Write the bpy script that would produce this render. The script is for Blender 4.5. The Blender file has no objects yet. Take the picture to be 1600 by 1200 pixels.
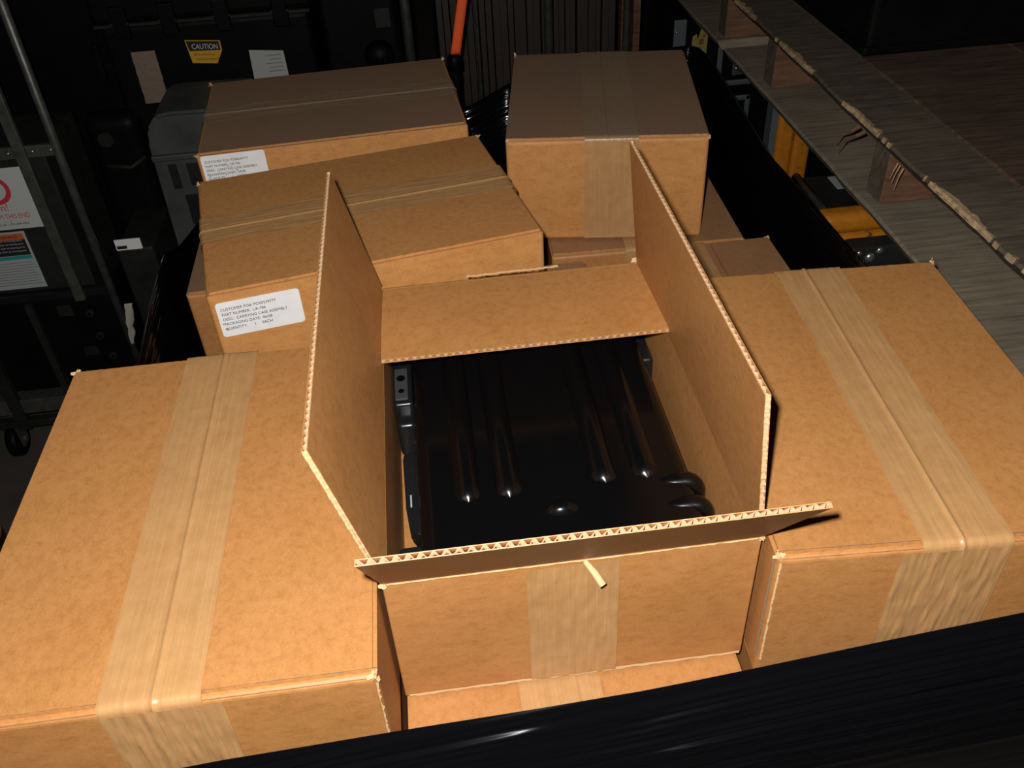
import bpy, bmesh, math, random
from mathutils import Vector, Matrix, noise
C = bpy.context.scene.collection
PI = math.pi
rnd = random.Random(7)

# ------------------------------------------------------------------ camera
cd = bpy.data.cameras.new('camera'); cam = bpy.data.objects.new('camera', cd); C.objects.link(cam)
cd.sensor_width = 36.0; cd.lens = 1408.88 / 1600 * 36; cd.clip_start = 0.02; cd.clip_end = 60
CAM_POS = Vector((0.0721, -0.4515, 0.5489))
CAM_ROT = Matrix.Rotation(-0.0824, 3, 'Z') @ Matrix.Rotation(0.8903, 3, 'X') @ Matrix.Rotation(-0.0594, 3, 'Z')
cam.matrix_world = Matrix.Translation(CAM_POS) @ CAM_ROT.to_4x4()
bpy.context.scene.camera = cam
# ------------------------------------------------------------------ world: a nearly unlit storeroom
w = bpy.data.worlds.new('world'); bpy.context.scene.world = w; w.use_nodes = True
w.node_tree.nodes['Background'].inputs[0].default_value = (0.75, 0.85, 1.0, 1)
w.node_tree.nodes['Background'].inputs[1].default_value = 0.0011
# ------------------------------------------------------------------ the camera's own flash, up and left of the lens
fd = bpy.data.lights.new('camera_flash', 'POINT'); fl = bpy.data.objects.new('camera_flash', fd); C.objects.link(fl)
fd.energy = 47.5; fd.color = (1.0, 0.985, 0.96); fd.shadow_soft_size = 0.009
fl.location = CAM_POS + CAM_ROT @ Vector((-0.026, 0.032, 0.0))
vs = bpy.context.scene.view_settings
vs.view_transform = 'Standard'; vs.look = 'None'; vs.exposure = 0.0; vs.gamma = 1.0; vs.use_curve_mapping = False

# ------------------------------------------------------------------ materials
def mat(name, col, rough=0.5, metal=0.0, spec=0.5, sheen=0.0, coat=0.0):
    m = bpy.data.materials.new(name); m.use_nodes = True
    b = m.node_tree.nodes['Principled BSDF']
    b.inputs['Base Color'].default_value = (*col, 1); b.inputs['Roughness'].default_value = rough
    b.inputs['Metallic'].default_value = metal; b.inputs['Specular IOR Level'].default_value = spec
    b.inputs['Sheen Weight'].default_value = sheen; b.inputs['Coat Weight'].default_value = coat
    return m
def nd(m, t, **kw):
    n = m.node_tree.nodes.new(t)
    for k, v in kw.items(): setattr(n, k, v)
    return n
def lk(m, a, b): m.node_tree.links.new(a, b)
def coords(m, scale=(1, 1, 1), kind='Object'):
    tc = nd(m, 'ShaderNodeTexCoord'); mp = nd(m, 'ShaderNodeMapping'); mp.inputs['Scale'].default_value = scale
    oi = nd(m, 'ShaderNodeObjectInfo'); mu = nd(m, 'ShaderNodeVectorMath', operation='SCALE')
    cb = nd(m, 'ShaderNodeCombineXYZ')
    for i in range(3): lk(m, oi.outputs['Random'], cb.inputs[i])
    lk(m, cb.outputs[0], mu.inputs[0]); mu.inputs['Scale'].default_value = 13.0 if kind == 'Object' else 0.0
    ad = nd(m, 'ShaderNodeVectorMath', operation='ADD')
    lk(m, tc.outputs[kind], ad.inputs[0]); lk(m, mu.outputs[0], ad.inputs[1]); lk(m, ad.outputs[0], mp.inputs[0])
    return mp.outputs[0]
def nz(m, vec, scale, detail=4, rough=0.6):
    n = nd(m, 'ShaderNodeTexNoise'); n.inputs['Scale'].default_value = scale
    n.inputs['Detail'].default_value = detail; n.inputs['Roughness'].default_value = rough
    lk(m, vec, n.inputs['Vector']); return n.outputs['Fac']
def ramp(m, fac, stops):
    r = nd(m, 'ShaderNodeValToRGB'); e = r.color_ramp.elements
    while len(e) < len(stops): e.new(0.5)
    for i, (p, c) in enumerate(stops): e[i].position = p; e[i].color = (*c, 1)
    lk(m, fac, r.inputs[0]); return r.outputs[0]
def mixc(m, f, a, b, blend='MIX'):
    x = nd(m, 'ShaderNodeMix', data_type='RGBA', blend_type=blend)
    for s, v in ((0, f), (6, a), (7, b)):
        if hasattr(v, 'is_linked'): lk(m, v, x.inputs[s])
        else: x.inputs[s].default_value = v if s == 0 else (*v, 1)
    return x.outputs[2]
def setb(m, sock, v): lk(m, v, m.node_tree.nodes['Principled BSDF'].inputs[sock])
def bump(m, h, strength, dist=0.001):
    b = nd(m, 'ShaderNodeBump'); b.inputs['Strength'].default_value = strength; b.inputs['Distance'].default_value = dist
    lk(m, h, b.inputs['Height']); setb(m, 'Normal', b.outputs[0])

def kraft(name, base, stretch=(1, 1, 1), greying=0.0):
    m = mat(name, base, 0.5, spec=0.5)
    v = coords(m, stretch)
    a = nz(m, v, 14, 5, 0.6); f = nz(m, v, 130, 9, 0.78); g = nz(m, v, 800, 3, 0.7)
    d = Vector(base)
    c1 = ramp(m, a, [(0.28, (d.x * 0.93, d.y * 0.90, d.z * 0.85)), (0.5, base), (0.74, (d.x * 1.05, d.y * 1.07, d.z * 1.12))])
    c2 = ramp(m, f, [(0.30, (0.80, 0.74, 0.66)), (0.5, (1.0, 1.0, 1.0)), (0.72, (1.12, 1.15, 1.21))])
    c3 = ramp(m, g, [(0.3, (0.90, 0.885, 0.86)), (0.7, (1.07, 1.07, 1.08))])
    c = mixc(m, 1.0, mixc(m, 1.0, c1, c2, 'MULTIPLY'), c3, 'MULTIPLY')
    if greying:
        geo = nd(m, 'ShaderNodeNewGeometry'); sp = nd(m, 'ShaderNodeSeparateXYZ'); lk(m, geo.outputs['Normal'], sp.inputs[0])
        mu = nd(m, 'ShaderNodeMath', operation='MULTIPLY'); mu.use_clamp = True
        lk(m, sp.outputs['Z'], mu.inputs[0]); lk(m, ramp(m, nz(m, v, 5, 4), [(0.25, (greying * 0.8,) * 3), (0.7, (greying,) * 3)]), mu.inputs[1])
        c = mixc(m, mu.outputs[0], c, (0.185, 0.140, 0.108))  # blends grey-brown into upward-facing surfaces
    setb(m, 'Base Color', c); bump(m, f, 0.06, 0.0005)
    return m
KR = kraft('kraft_board', (0.475, 0.214, 0.066), (1, 0.8, 1))
KRX = kraft('kraft_board_cross', (0.465, 0.208, 0.064), (0.5, 0.5, 1))
KRX2 = kraft('brightened_kraft_board_cross', (0.58, 0.262, 0.080), (0.5, 0.5, 1))  # lightened copy: extra flash light on the back boxes' upright sides, put into the colour
KRF = kraft('brightened_kraft_board', (0.54, 0.246, 0.076), (1, 0.8, 1))  # same board lightened, so the back flap looks more strongly lit
KRD = kraft('grey_top_kraft_board', (0.45, 0.205, 0.066), (1, 0.8, 1), 0.75)
KRD3 = kraft('half_grey_top_kraft_board', (0.46, 0.208, 0.066), (1, 0.8, 1), 0.38)
KRD2 = kraft('faint_grey_top_kraft_board', (0.54, 0.246, 0.076), (1, 0.8, 1), 0.06)
KRL = mat('torn_kraft', (0.68, 0.44, 0.23), 0.8, spec=0.1)
FLU = mat('fluting_paper', (0.40, 0.275, 0.165), 0.8, spec=0.1)
SCUF = mat('grey_scuff', (0.30, 0.23, 0.16), 0.8, spec=0.1)

def tapem(name, greying=0.0):
    T = mat(name, (0.5, 0.29, 0.12), 0.36, spec=0.5)
    v = coords(T, (1, 1, 1), 'UV')
    mp = nd(T, 'ShaderNodeMapping'); mp.inputs['Scale'].default_value = (42, 0.9, 1); lk(T, v, mp.inputs[0])
    s1 = nz(T, mp.outputs[0], 1.0, 5, 0.75)
    vo = coords(T); f1 = nz(T, vo, 75, 6, 0.66); f2 = nz(T, vo, 11, 4, 0.6)
    ct = ramp(T, s1, [(0.30, (0.45, 0.235, 0.088)), (0.5, (0.485, 0.262, 0.104)), (0.62, (0.51, 0.283, 0.116)), (0.70, (0.62, 0.37, 0.165))])
    ct = mixc(T, 1.0, ct, ramp(T, f1, [(0.28, (0.90, 0.87, 0.83)), (0.74, (1.06, 1.07, 1.09))]), 'MULTIPLY')
    ct = mixc(T, 1.0, ct, ramp(T, f2, [(0.3, (0.94, 0.93, 0.92)), (0.7, (1.05, 1.06, 1.07))]), 'MULTIPLY')
    if greying: ct = mixc(T, greying, ct, (0.20, 0.155, 0.115))  # blends an even grey-brown over the tape colour
    setb(T, 'Base Color', ct); bump(T, s1, 0.3, 0.0005)
    return T
TAPE = tapem('packing_tape'); TAPED = tapem('greyed_packing_tape', 0.72)

PAPER = mat('white_paper', (0.80, 0.775, 0.75), 0.55, spec=0.3)
v = coords(PAPER); setb(PAPER, 'Base Color', ramp(PAPER, nz(PAPER, v, 60, 4), [(0.3, (0.80, 0.775, 0.75)), (0.6, (0.86, 0.84, 0.82))]))
INK = mat('black_ink', (0.022, 0.02, 0.02), 0.7, spec=0.2)
FAINT = mat('faint_ink', (0.22, 0.20, 0.19), 0.7)
RED = mat('red_ink', (0.55, 0.03, 0.05), 0.6)
ORANGEINK = mat('orange_print', (0.55, 0.12, 0.03), 0.6)
TEAL = mat('teal_print', (0.03, 0.28, 0.26), 0.6)
GREYPAPER = mat('grey_paper', (0.38, 0.41, 0.41), 0.6)
CAUTY = mat('caution_yellow', (0.58, 0.31, 0.014), 0.5)
PLAS = mat('black_case_plastic', (0.003, 0.003, 0.0032), 0.13, spec=0.42)
v = coords(PLAS); setb(PLAS, 'Roughness', ramp(PLAS, nz(PLAS, v, 30, 4), [(0.3, (0.17,) * 3), (0.7, (0.25,) * 3)]))
PLASL = mat('dark_fitting_plastic', (0.010, 0.010, 0.011), 0.28, spec=0.5)
FILM = mat('black_stretch_film', (0.0025, 0.0025, 0.003), 0.07, spec=0.5)
MATB = mat('matte_black_shell', (0.010, 0.010, 0.011), 0.5, spec=0.1)
v = coords(MATB); bump(MATB, nz(MATB, v, 260, 3), 0.3, 0.001)
setb(MATB, 'Base Color', ramp(MATB, nz(MATB, v, 9, 6, 0.7), [(0.35, (0.0018, 0.0018, 0.0019)), (0.75, (0.0055, 0.0055, 0.0052))]))
DGREY = mat('dark_grey_panel', (0.055, 0.055, 0.05), 0.6, spec=0.25)
v = coords(DGREY); setb(DGREY, 'Base Color', ramp(DGREY, nz(DGREY, v, 14, 6, 0.7), [(0.3, (0.008, 0.008, 0.0075)), (0.75, (0.024, 0.024, 0.022))]))
GREYP = mat('grey_bin_plastic', (0.16, 0.175, 0.175), 0.55)
v = coords(GREYP); setb(GREYP, 'Base Color', ramp(GREYP, nz(GREYP, v, 12, 5, 0.65), [(0.3, (0.036, 0.038, 0.035)), (0.75, (0.075, 0.077, 0.072))]))
STEEL = mat('dull_steel', (0.30, 0.30, 0.27), 0.45, metal=0.6)
v = coords(STEEL); setb(STEEL, 'Base Color', ramp(STEEL, nz(STEEL, v, 40, 5, 0.7), [(0.3, (0.07, 0.07, 0.062)), (0.75, (0.15, 0.15, 0.135))]))
CHROME = mat('bright_metal', (0.55, 0.56, 0.56), 0.3, metal=0.9)
ALU = mat('aluminium_edge', (0.15, 0.16, 0.17), 0.45, metal=0.5)
YEL = mat('chipped_yellow_paint', (0.62, 0.27, 0.012), 0.5)
v = coords(YEL); setb(YEL, 'Base Color', ramp(YEL, nz(YEL, v, 70, 5, 0.6), [(0.0, (0.05, 0.02, 0.008)), (0.33, (0.09, 0.03, 0.01)), (0.37, (0.37, 0.125, 0.004)), (0.8, (0.50, 0.175, 0.006))]))
ORANGE = mat('orange_webbing', (0.90, 0.105, 0.012), 0.6)
v = coords(ORANGE, (1, 1, 300)); bump(ORANGE, nz(ORANGE, v, 1.5, 2), 0.3, 0.001)
def woodm(name, lo, hi, sc, scale=9):
    m = mat(name, hi, 0.75, spec=0.2)
    v = coords(m, sc); a = nz(m, v, scale, 7, 0.68); b = nz(m, coords(m), 7, 4)
    c = ramp(m, a, [(0.28, lo), (0.5, tuple((Vector(lo) + Vector(hi)) / 2)), (0.75, hi)])
    c = mixc(m, 1.0, c, ramp(m, b, [(0.3, (0.75, 0.75, 0.75)), (0.7, (1.15, 1.12, 1.08))]), 'MULTIPLY')
    setb(m, 'Base Color', c); bump(m, a, 0.3, 0.0015); return m
WOODG = woodm('weathered_grey_wood', (0.145, 0.118, 0.084), (0.34, 0.278, 0.198), (1.0, 14, 6))
WOODP = woodm('weathered_pallet_plank', (0.06, 0.047, 0.034), (0.18, 0.144, 0.104), (1.2, 12, 6))
WOODB = woodm('brown_plank', (0.045, 0.029, 0.020), (0.15, 0.095, 0.066), (1.2, 12, 6))
WOODR = woodm('red_brown_end_wood', (0.08, 0.038, 0.022), (0.24, 0.125, 0.072), (1, 1, 9))
WOODL = woodm('fresh_splintered_wood', (0.26, 0.17, 0.09), (0.68, 0.48, 0.28), (3, 3, 3), 30)
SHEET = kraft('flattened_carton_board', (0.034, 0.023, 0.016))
BROWNT = mat('brown_paper_tape', (0.21, 0.145, 0.10), 0.6)
v = coords(BROWNT); bump(BROWNT, nz(BROWNT, v, 90, 5, 0.65), 0.8, 0.003)
CONC = mat('concrete_floor', (0.19, 0.165, 0.135), 0.8)
v = coords(CONC); setb(CONC, 'Base Color', ramp(CONC, nz(CONC, v, 6, 8, 0.7), [(0.3, (0.05, 0.043, 0.034)), (0.7, (0.085, 0.072, 0.057))]))
WALL = mat('dark_painted_wall', (0.10, 0.10, 0.095), 0.8)
v = coords(WALL); setb(WALL, 'Base Color', ramp(WALL, nz(WALL, v, 3, 5), [(0.3, (0.08, 0.08, 0.075)), (0.7, (0.12, 0.12, 0.115))]))

# ------------------------------------------------------------------ helpers
def obj(name, bm, m, parent=None, smooth=False, wn=False):
    me = bpy.data.meshes.new(name); bmesh.ops.recalc_face_normals(bm, faces=bm.faces) if not smooth or wn else None
    bm.to_mesh(me); bm.free()
    o = bpy.data.objects.new(name, me); C.objects.link(o); me.materials.append(m)
    if smooth: me.shade_smooth()
    if wn:
        md = o.modifiers.new('weighted', 'WEIGHTED_NORMAL'); md.keep_sharp = True
    if parent: o.parent = parent
    return o
def tag(o, label, cat, group=None):
    o['label'] = label; o['category'] = cat
    if group: o['group'] = group
    return o
def thing(name, label, cat, loc, rz=0.0, group=None):
    o = bpy.data.objects.new(name, None); C.objects.link(o); o.empty_display_size = 0.05
    o.location = loc; o.rotation_euler = (0, 0, rz); return tag(o, label, cat, group)
def struct(name, bm, m):
    o = obj(name, bm, m); o['kind'] = 'structure'; return o
def box(bm, x0, x1, y0, y1, z0, z1, r=0.0, seg=2, M=None):
    vs_ = bmesh.ops.create_cube(bm, size=1)['verts']
    for v_ in vs_: v_.co = Vector(((x0 + x1) / 2 + v_.co.x * (x1 - x0), (y0 + y1) / 2 + v_.co.y * (y1 - y0), (z0 + z1) / 2 + v_.co.z * (z1 - z0)))
    if r > 0:
        es = list({e for v_ in vs_ for e in v_.link_edges})
        res = bmesh.ops.bevel(bm, geom=es, offset=r, segments=seg, affect='EDGES', profile=0.5)
        vs_ = list({v_ for f in res['faces'] for v_ in f.verts} | {v_ for v_ in vs_ if v_.is_valid})
    if M is not None:
        for v_ in vs_: v_.co = M @ v_.co
    return bm
def BX(*a, **k): return box(bmesh.new(), *a, **k)
def tube(bm, pts, r, seg=8, cap=True):
    pts = [Vector(p) for p in pts]; rs = r if isinstance(r, (list, tuple)) else [r] * len(pts); rings = []
    up = None
    for i, p in enumerate(pts):
        d = (pts[min(i + 1, len(pts) - 1)] - pts[max(i - 1, 0)]).normalized()
        if up is None: up = d.orthogonal().normalized()
        up = (up - d * up.dot(d)).normalized(); s = d.cross(up)
        rings.append([bm.verts.new(p + (up * math.cos(a) + s * math.sin(a)) * rs[i]) for a in [2 * PI * k / seg for k in range(seg)]])
    for a, b in zip(rings, rings[1:]):
        for k in range(seg): bm.faces.new((a[k], a[(k + 1) % seg], b[(k + 1) % seg], b[k]))
    if cap: bm.faces.new(rings[0][::-1]); bm.faces.new(rings[-1])
    return bm
def TB(*a, **k): return tube(bmesh.new(), *a, **k)
def grid(bm, nu, nv, fn, uv=True):
    g = [[bm.verts.new(fn(i / nu, j / nv)) for j in range(nv + 1)] for i in range(nu + 1)]
    lay = bm.loops.layers.uv.verify() if uv else None
    for i in range(nu):
        for j in range(nv):
            f = bm.faces.new((g[i][j], g[i + 1][j], g[i + 1][j + 1], g[i][j + 1]))
            if uv:
                for l, (a, b) in zip(f.loops, ((i, j), (i + 1, j), (i + 1, j + 1), (i, j + 1))): l[lay].uv = (a / nu, b / nv)
    return bm
def poly(bm, pts, d):      # flat polygon extruded by vector d
    a = [bm.verts.new(p) for p in pts]; b = [bm.verts.new(Vector(p) + Vector(d)) for p in pts]; n = len(a)
    bm.faces.new(a[::-1]); bm.faces.new(b)
    for i in range(n): bm.faces.new((a[i], a[(i + 1) % n], b[(i + 1) % n], b[i]))
    return bm
def rrect(x0, x1, z0, z1, r, y, n=5):
    P = []
    for cx, cz, a0 in ((x1 - r, z0 + r, -PI / 2), (x1 - r, z1 - r, 0), (x0 + r, z1 - r, PI / 2), (x0 + r, z0 + r, PI)):
        for k in range(n + 1): P.append((cx + r * math.cos(a0 + PI / 2 * k / n), y, cz + r * math.sin(a0 + PI / 2 * k / n)))
    return P
def text(name, body, size, m, parent, loc, rot=(PI / 2, 0, 0), align='LEFT', sx=1.0):
    cu = bpy.data.curves.new(name, 'FONT'); cu.body = body; cu.size = size; cu.align_x = align; cu.extrude = 0.00008
    t = bpy.data.objects.new(name, cu); C.objects.link(t)
    bpy.context.view_layer.update()
    me = bpy.data.meshes.new_from_object(t.evaluated_get(bpy.context.evaluated_depsgraph_get()))
    C.objects.unlink(t); bpy.data.objects.remove(t); me.materials.clear(); me.materials.append(m)
    o = bpy.data.objects.new(name, me); C.objects.link(o); o.parent = parent; o.location = loc; o.rotation_euler = rot; o.scale = (sx, 1, 1)
    return o
def N(*a): return noise.noise(Vector(a))

# ------------------------------------------------------------------ setting
FZ = -0.84
struct('floor', BX(-4, 4, -2, 5, FZ - 0.1, FZ), CONC)
struct('wall_back', BX(-4, 4, 5, 5.15, FZ, 3), WALL)
struct('wall_left', BX(-4.15, -4, -2, 5, FZ, 3), WALL)
struct('wall_right', BX(4, 4.15, -2, 5, FZ, 3), WALL)

# ------------------------------------------------------------------ sealed cartons
def frayed(bm, p, size, seed, up=0.6):
    r = random.Random(seed); p = Vector(p)
    for k in range(7):
        d = Vector((r.uniform(-1, 1), r.uniform(-1, 1), r.uniform(-0.2, up))).normalized() * size * r.uniform(0.5, 1.1)
        s = d.orthogonal().normalized() * size * r.uniform(0.25, 0.5); t = d.cross(s).normalized() * 0.0006
        q = p + Vector((r.uniform(-1, 1), r.uniform(-1, 1), r.uniform(-0.5, 0.5))) * size * 0.4
        poly(bm, [q - s, q + s, q + d + s * r.uniform(0.1, 0.8), q + d - s * r.uniform(0.2, 0.9)], t)
    return bm
def ragged(bm, p0, p1, side, nrm, wid, seed, n=50):
    p0, p1, side, nrm = Vector(p0), Vector(p1), Vector(side), Vector(nrm); a = []; b = []
    for i in range(n + 1):
        p = p0.lerp(p1, i / n); q = i * 0.37 + seed
        a.append(bm.verts.new(p + side * wid * (0.15 + 0.3 * N(q, 0.3, seed)) + nrm * 0.0004))
        b.append(bm.verts.new(p + side * wid * (0.75 + 0.55 * N(q * 1.7, 3.3, seed)) + nrm * 0.0009))
    for i in range(n): bm.faces.new((a[i], a[i + 1], b[i + 1], b[i]))
    return bm
BT = 0.0042
def strip_path(d, h, front_drop, back_drop, r=0.006, over=0.0045):
    """points (y, z) of tape going up the front face, over the edge, along the top and down the back; z from the base"""
    P = []; yf = -d / 2 - 0.0006; zt = h + 0.0006
    n = 14
    for k in range(n): P.append((yf, h - front_drop + (front_drop - r) * k / n))
    for k in range(6):
        a = PI / 2 * k / 5; P.append((yf + r - r * math.cos(a), zt - r + r * math.sin(a)))
    m = 60
    for k in range(1, m): P.append((yf + r + (d - 2 * r + 0.0012) * k / m, zt))
    yb = d / 2 + 0.0006
    for k in range(6):
        a = PI / 2 * k / 5; P.append((yb - r + r * math.sin(a), zt - r + r * math.cos(a)))
    for k in range(1, 5): P.append((yb, h - r - (back_drop - r) * k / 4))
    return P
def tape_strip(path, x0, x1, seed, seam=None, wr=0.0005, shear=0.0):
    bm = bmesh.new(); n = len(path) - 1
    def fn(u, v_):
        y, z = path[int(round(v_ * n))]
        x = x0 + (x1 - x0) * u + shear * max(0, 0.08 - v_) / 0.08
        e = 0.0
        if seam is not None: e = 0.0014 * math.exp(-((x - seam) / 0.0016) ** 2)
        wq = wr * (N(x * 90 + seed, y * 14, z * 30) + 0.7 * N(x * 230, y * 30 + seed, z * 60))
        i = int(round(v_ * n)); a = path[max(i - 1, 0)]; b = path[min(i + 1, n)]
        ty, tz = b[0] - a[0], b[1] - a[1]; L = math.hypot(ty, tz) + 1e-9; ny, nz_ = -tz / L, ty / L
        edge = 0.0012 * N(y * 25 + seed, z * 25, u * 2) if u in (0.0, 1.0) else 0
        q = 0.0006 + e + abs(wq)
        return Vector((x + edge * 0.5, y + ny * q, z + nz_ * q))
    return grid(bm, 56, n, fn)
def flap_slab(x0, x1, y0, y1, z0, z1, seed, outer):
    """one closed top flap: a thin board whose cut ends are slightly uneven"""
    bm = bmesh.new(); n = 44; V = []
    for i in range(n + 1):
        x = x0 + (x1 - x0) * i / n; j = 0.0007 * N(x * 160, seed, 0.2) + 0.0005 * N(x * 420, seed, 2.2)
        V.append([bm.verts.new((x, yy, zz)) for yy, zz in ((y0 + j, z0), (y0 + j + 0.0006, z1), (y1 + j - 0.0006, z1), (y1 + j, z0))])
    for a, b in zip(V, V[1:]):
        for k in range(4): bm.faces.new((a[k], a[(k + 1) % 4], b[(k + 1) % 4], b[k]))
    bm.faces.new(V[0][::-1]); bm.faces.new(V[-1])
    es = [e for e in bm.edges if all(abs(v_.co.x - outer) < 1e-5 and abs(v_.co.z - z1) < 1e-5 for v_ in e.verts)]
    if es: bmesh.ops.bevel(bm, geom=es, offset=min(0.0035, (z1 - z0) * 0.9), segments=4, affect='EDGES')
    return bm
def carton(label, cx, cy, zt, yaw, wd, dp, h, name='cardboard_box', km=None, body=None, tx=0.0, tw=0.0715, fdrop=0.125, seed=1, turn=0.0, frays=(), scuffs=(), tape2=None, group=None):
    """wd across the seam, dp along the seam; turn adds a quarter turn"""
    t = thing(name, label, 'box', (cx, cy, zt - h), yaw + turn, group)
    bm = BX(-wd / 2, wd / 2, -dp / 2, dp / 2, 0, h - 0.0032); zt_ = h - 0.0032
    es = [e for e in bm.edges if not all(abs(v_.co.z - zt_) < 1e-6 and abs(v_.co.x - e.verts[0].co.x) < 1e-6 for v_ in e.verts)]
    bmesh.ops.bevel(bm, geom=es, offset=0.005, segments=4, affect='EDGES', profile=0.5)
    obj('carton_body', bm, body or KRX, t)
    for s in (-1, 1):
        x0, x1 = (-wd / 2, -0.0009) if s < 0 else (0.0009, wd / 2)
        obj('top_flap', flap_slab(x0 + (0 if s < 0 else 0), x1, -dp / 2 + 0.0048, dp / 2 - 0.0048, h - 0.0034, h, seed * 3 + s, x0 if s < 0 else x1), km or KR, t)
    tp = strip_path(dp, h, fdrop, 0.05)
    if km is KRD and fdrop > 0.1:      # plain piece down the front, greyed piece on top
        obj('packing_tape', tape_strip(tp[:17], tx - tw / 2, tx + tw / 2, seed), TAPE, t, smooth=True); tp = tp[16:]
    obj('packing_tape', tape_strip(tp, tx - tw / 2, tx + tw / 2, seed, seam=0.0), TAPED if km is KRD else TAPE, t, smooth=True)
    if tape2:
        x0, x1, ya, za = tape2; n0 = 15
        obj('packing_tape', tape_strip([(y - 0.0008 if z < h - 0.004 else y, z + 0.0008 if y > -dp / 2 + 0.003 else z) for y, z in tp[:n0]], x0, x1, seed + 9, wr=0.0021, shear=ya), TAPE, t, smooth=True)
    if frays:
        for k, (px, py) in enumerate(frays):
            obj('torn_corner', frayed(bmesh.new(), (px * (wd / 2 - 0.002), py * (dp / 2 - 0.002), h - 0.003), 0.0048, seed * 10 + k), KRL, t)
    for k, (p0, p1, sd, nr, wi, mm) in enumerate(scuffs):
        obj('edge_tear', ragged(bmesh.new(), p0, p1, sd, nr, wi, seed + k * 3), mm, t)
    return t
H = 0.154
# left front
hw, hd = 0.3074 / 2, 0.4061 / 2
left = carton('large closed cardboard box filling the lower left, tape running front to back', -0.1577, 0.124, 0, 0.001, 0.3074, 0.4061, H, tx=-0.003, seed=3,
       frays=((-1, 1), (1, -1)), tape2=(-0.037, 0.046, 0.012, 0),
       scuffs=(((-hw, -hd + 0.0062, H), (hw, -hd + 0.0062, H), (0, -1, 0), (0, 0, 1), 0.0012, SCUF),
               ((-hw + 0.004, -hd + 0.0012, H - 0.004), (hw - 0.004, -hd + 0.0012, H - 0.004), (0, -0.6, 0.5), (0, -0.5, 0.7), 0.0028, KRL),
               ((hw - 0.0025, -hd, H - 0.008), (hw - 0.0025, -hd, 0.02), (1, 0, 0), (0, -1, 0), 0.003, KRL)))
# right front
hw, hd = 0.2905 / 2, 0.4014 / 2
right = carton('closed cardboard box at the right front, dark scuffed corner towards the open box', 0.4612, 0.1698, 0, -0.0599, 0.2905, 0.4014, H, tx=0.004, seed=5,
       frays=((1, 1), (-1, -1)), tape2=(-0.048, 0.036, -0.004, 0),
       scuffs=(((-hw, -hd + 0.0062, H), (hw, -hd + 0.0062, H), (0, -1, 0), (0, 0, 1), 0.0014, SCUF),
               ((-hw + 0.004, -hd + 0.0012, H - 0.004), (hw - 0.004, -hd + 0.0012, H - 0.004), (0, -0.6, 0.5), (0, -0.5, 0.7), 0.003, KRL),
               ((-hw + 0.002, -hd, H - 0.006), (-hw + 0.002, -hd, 0.02), (1, 0, 0), (0, -1, 0), 0.0024, KRL),
               ((-hw - 0.0003, -hd + 0.001, H - 0.006), (-hw - 0.0003, -hd + 0.001, 0.02), (0, 1, 0), (-1, 0, 0), 0.004, SCUF)))
# labelled pair behind, tape across
def labelled(label, cx, cy, yaw, wd, dp, seed, lab, zt=0.0, frays=(), km=None):
    # built with its seam along local y, then turned so that the seam runs left to right
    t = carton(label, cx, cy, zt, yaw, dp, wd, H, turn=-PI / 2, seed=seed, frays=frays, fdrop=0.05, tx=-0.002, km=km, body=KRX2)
    x, x1, z0, z1, sm = lab
    # front (towards the camera) is local -... : after a -90 degree turn world -y is local +x
    lb = obj('shipping_label', poly(bmesh.new(), rrect(x, x1, z0 + H, z1 + H, 0.004, 0.0), (0, -0.0005, 0)), PAPER, t)
    lb.rotation_euler = (0, 0, PI / 2); lb.location = (dp / 2 + 0.0004, 0, 0)
    rows = ['CUSTOMER PO#: PO00539777', 'PART NUMBER:  LIR-786', 'DESC:  CARRYING CASE ASSEMBLY', 'PACKAGING DATE:  06/08', 'QUANTITY:      1     EACH']
    for i, s in enumerate(rows):
        text('label_text', s, 0.0052, INK, lb, (x + 0.0045, -0.0007, z1 + H - 0.0115 - i * 0.0066), sx=0.92)
    bm = bmesh.new()
    for k in range(sm):
        q = Vector((x + 0.003 + rnd.random() * 0.010 + (rnd.random() * 0.05 if k % 2 and sm > 12 else 0), -0.0008, z0 + H + 0.008 + rnd.random() * 0.02)); s = rnd.uniform(0.0005, 0.0012)
        poly(bm, [q + Vector((-s, 0, -s * 0.5)), q + Vector((s, 0, -s)), q + Vector((s * 0.8, 0, s)), q + Vector((-s, 0, s * 0.8))], (0, -0.00005, 0))
    obj('ink_smudge', bm, FAINT, lb)
    return t
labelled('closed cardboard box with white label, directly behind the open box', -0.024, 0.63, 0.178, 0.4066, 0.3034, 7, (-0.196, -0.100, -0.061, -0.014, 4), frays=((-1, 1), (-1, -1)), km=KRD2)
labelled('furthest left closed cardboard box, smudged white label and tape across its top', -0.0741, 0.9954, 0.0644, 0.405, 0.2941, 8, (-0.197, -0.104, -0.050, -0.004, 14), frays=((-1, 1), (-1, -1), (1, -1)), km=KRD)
carton('closed cardboard box at the back right, wide pale tape down its front', 0.3592, 0.9379, 0, -0.1598, 0.2946, 0.3604, 0.165, tx=0.007, tw=0.078, fdrop=0.163, seed=11, frays=((-1, 1), (-1, -1), (1, -1)), km=KRD, body=KRX2)
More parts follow.
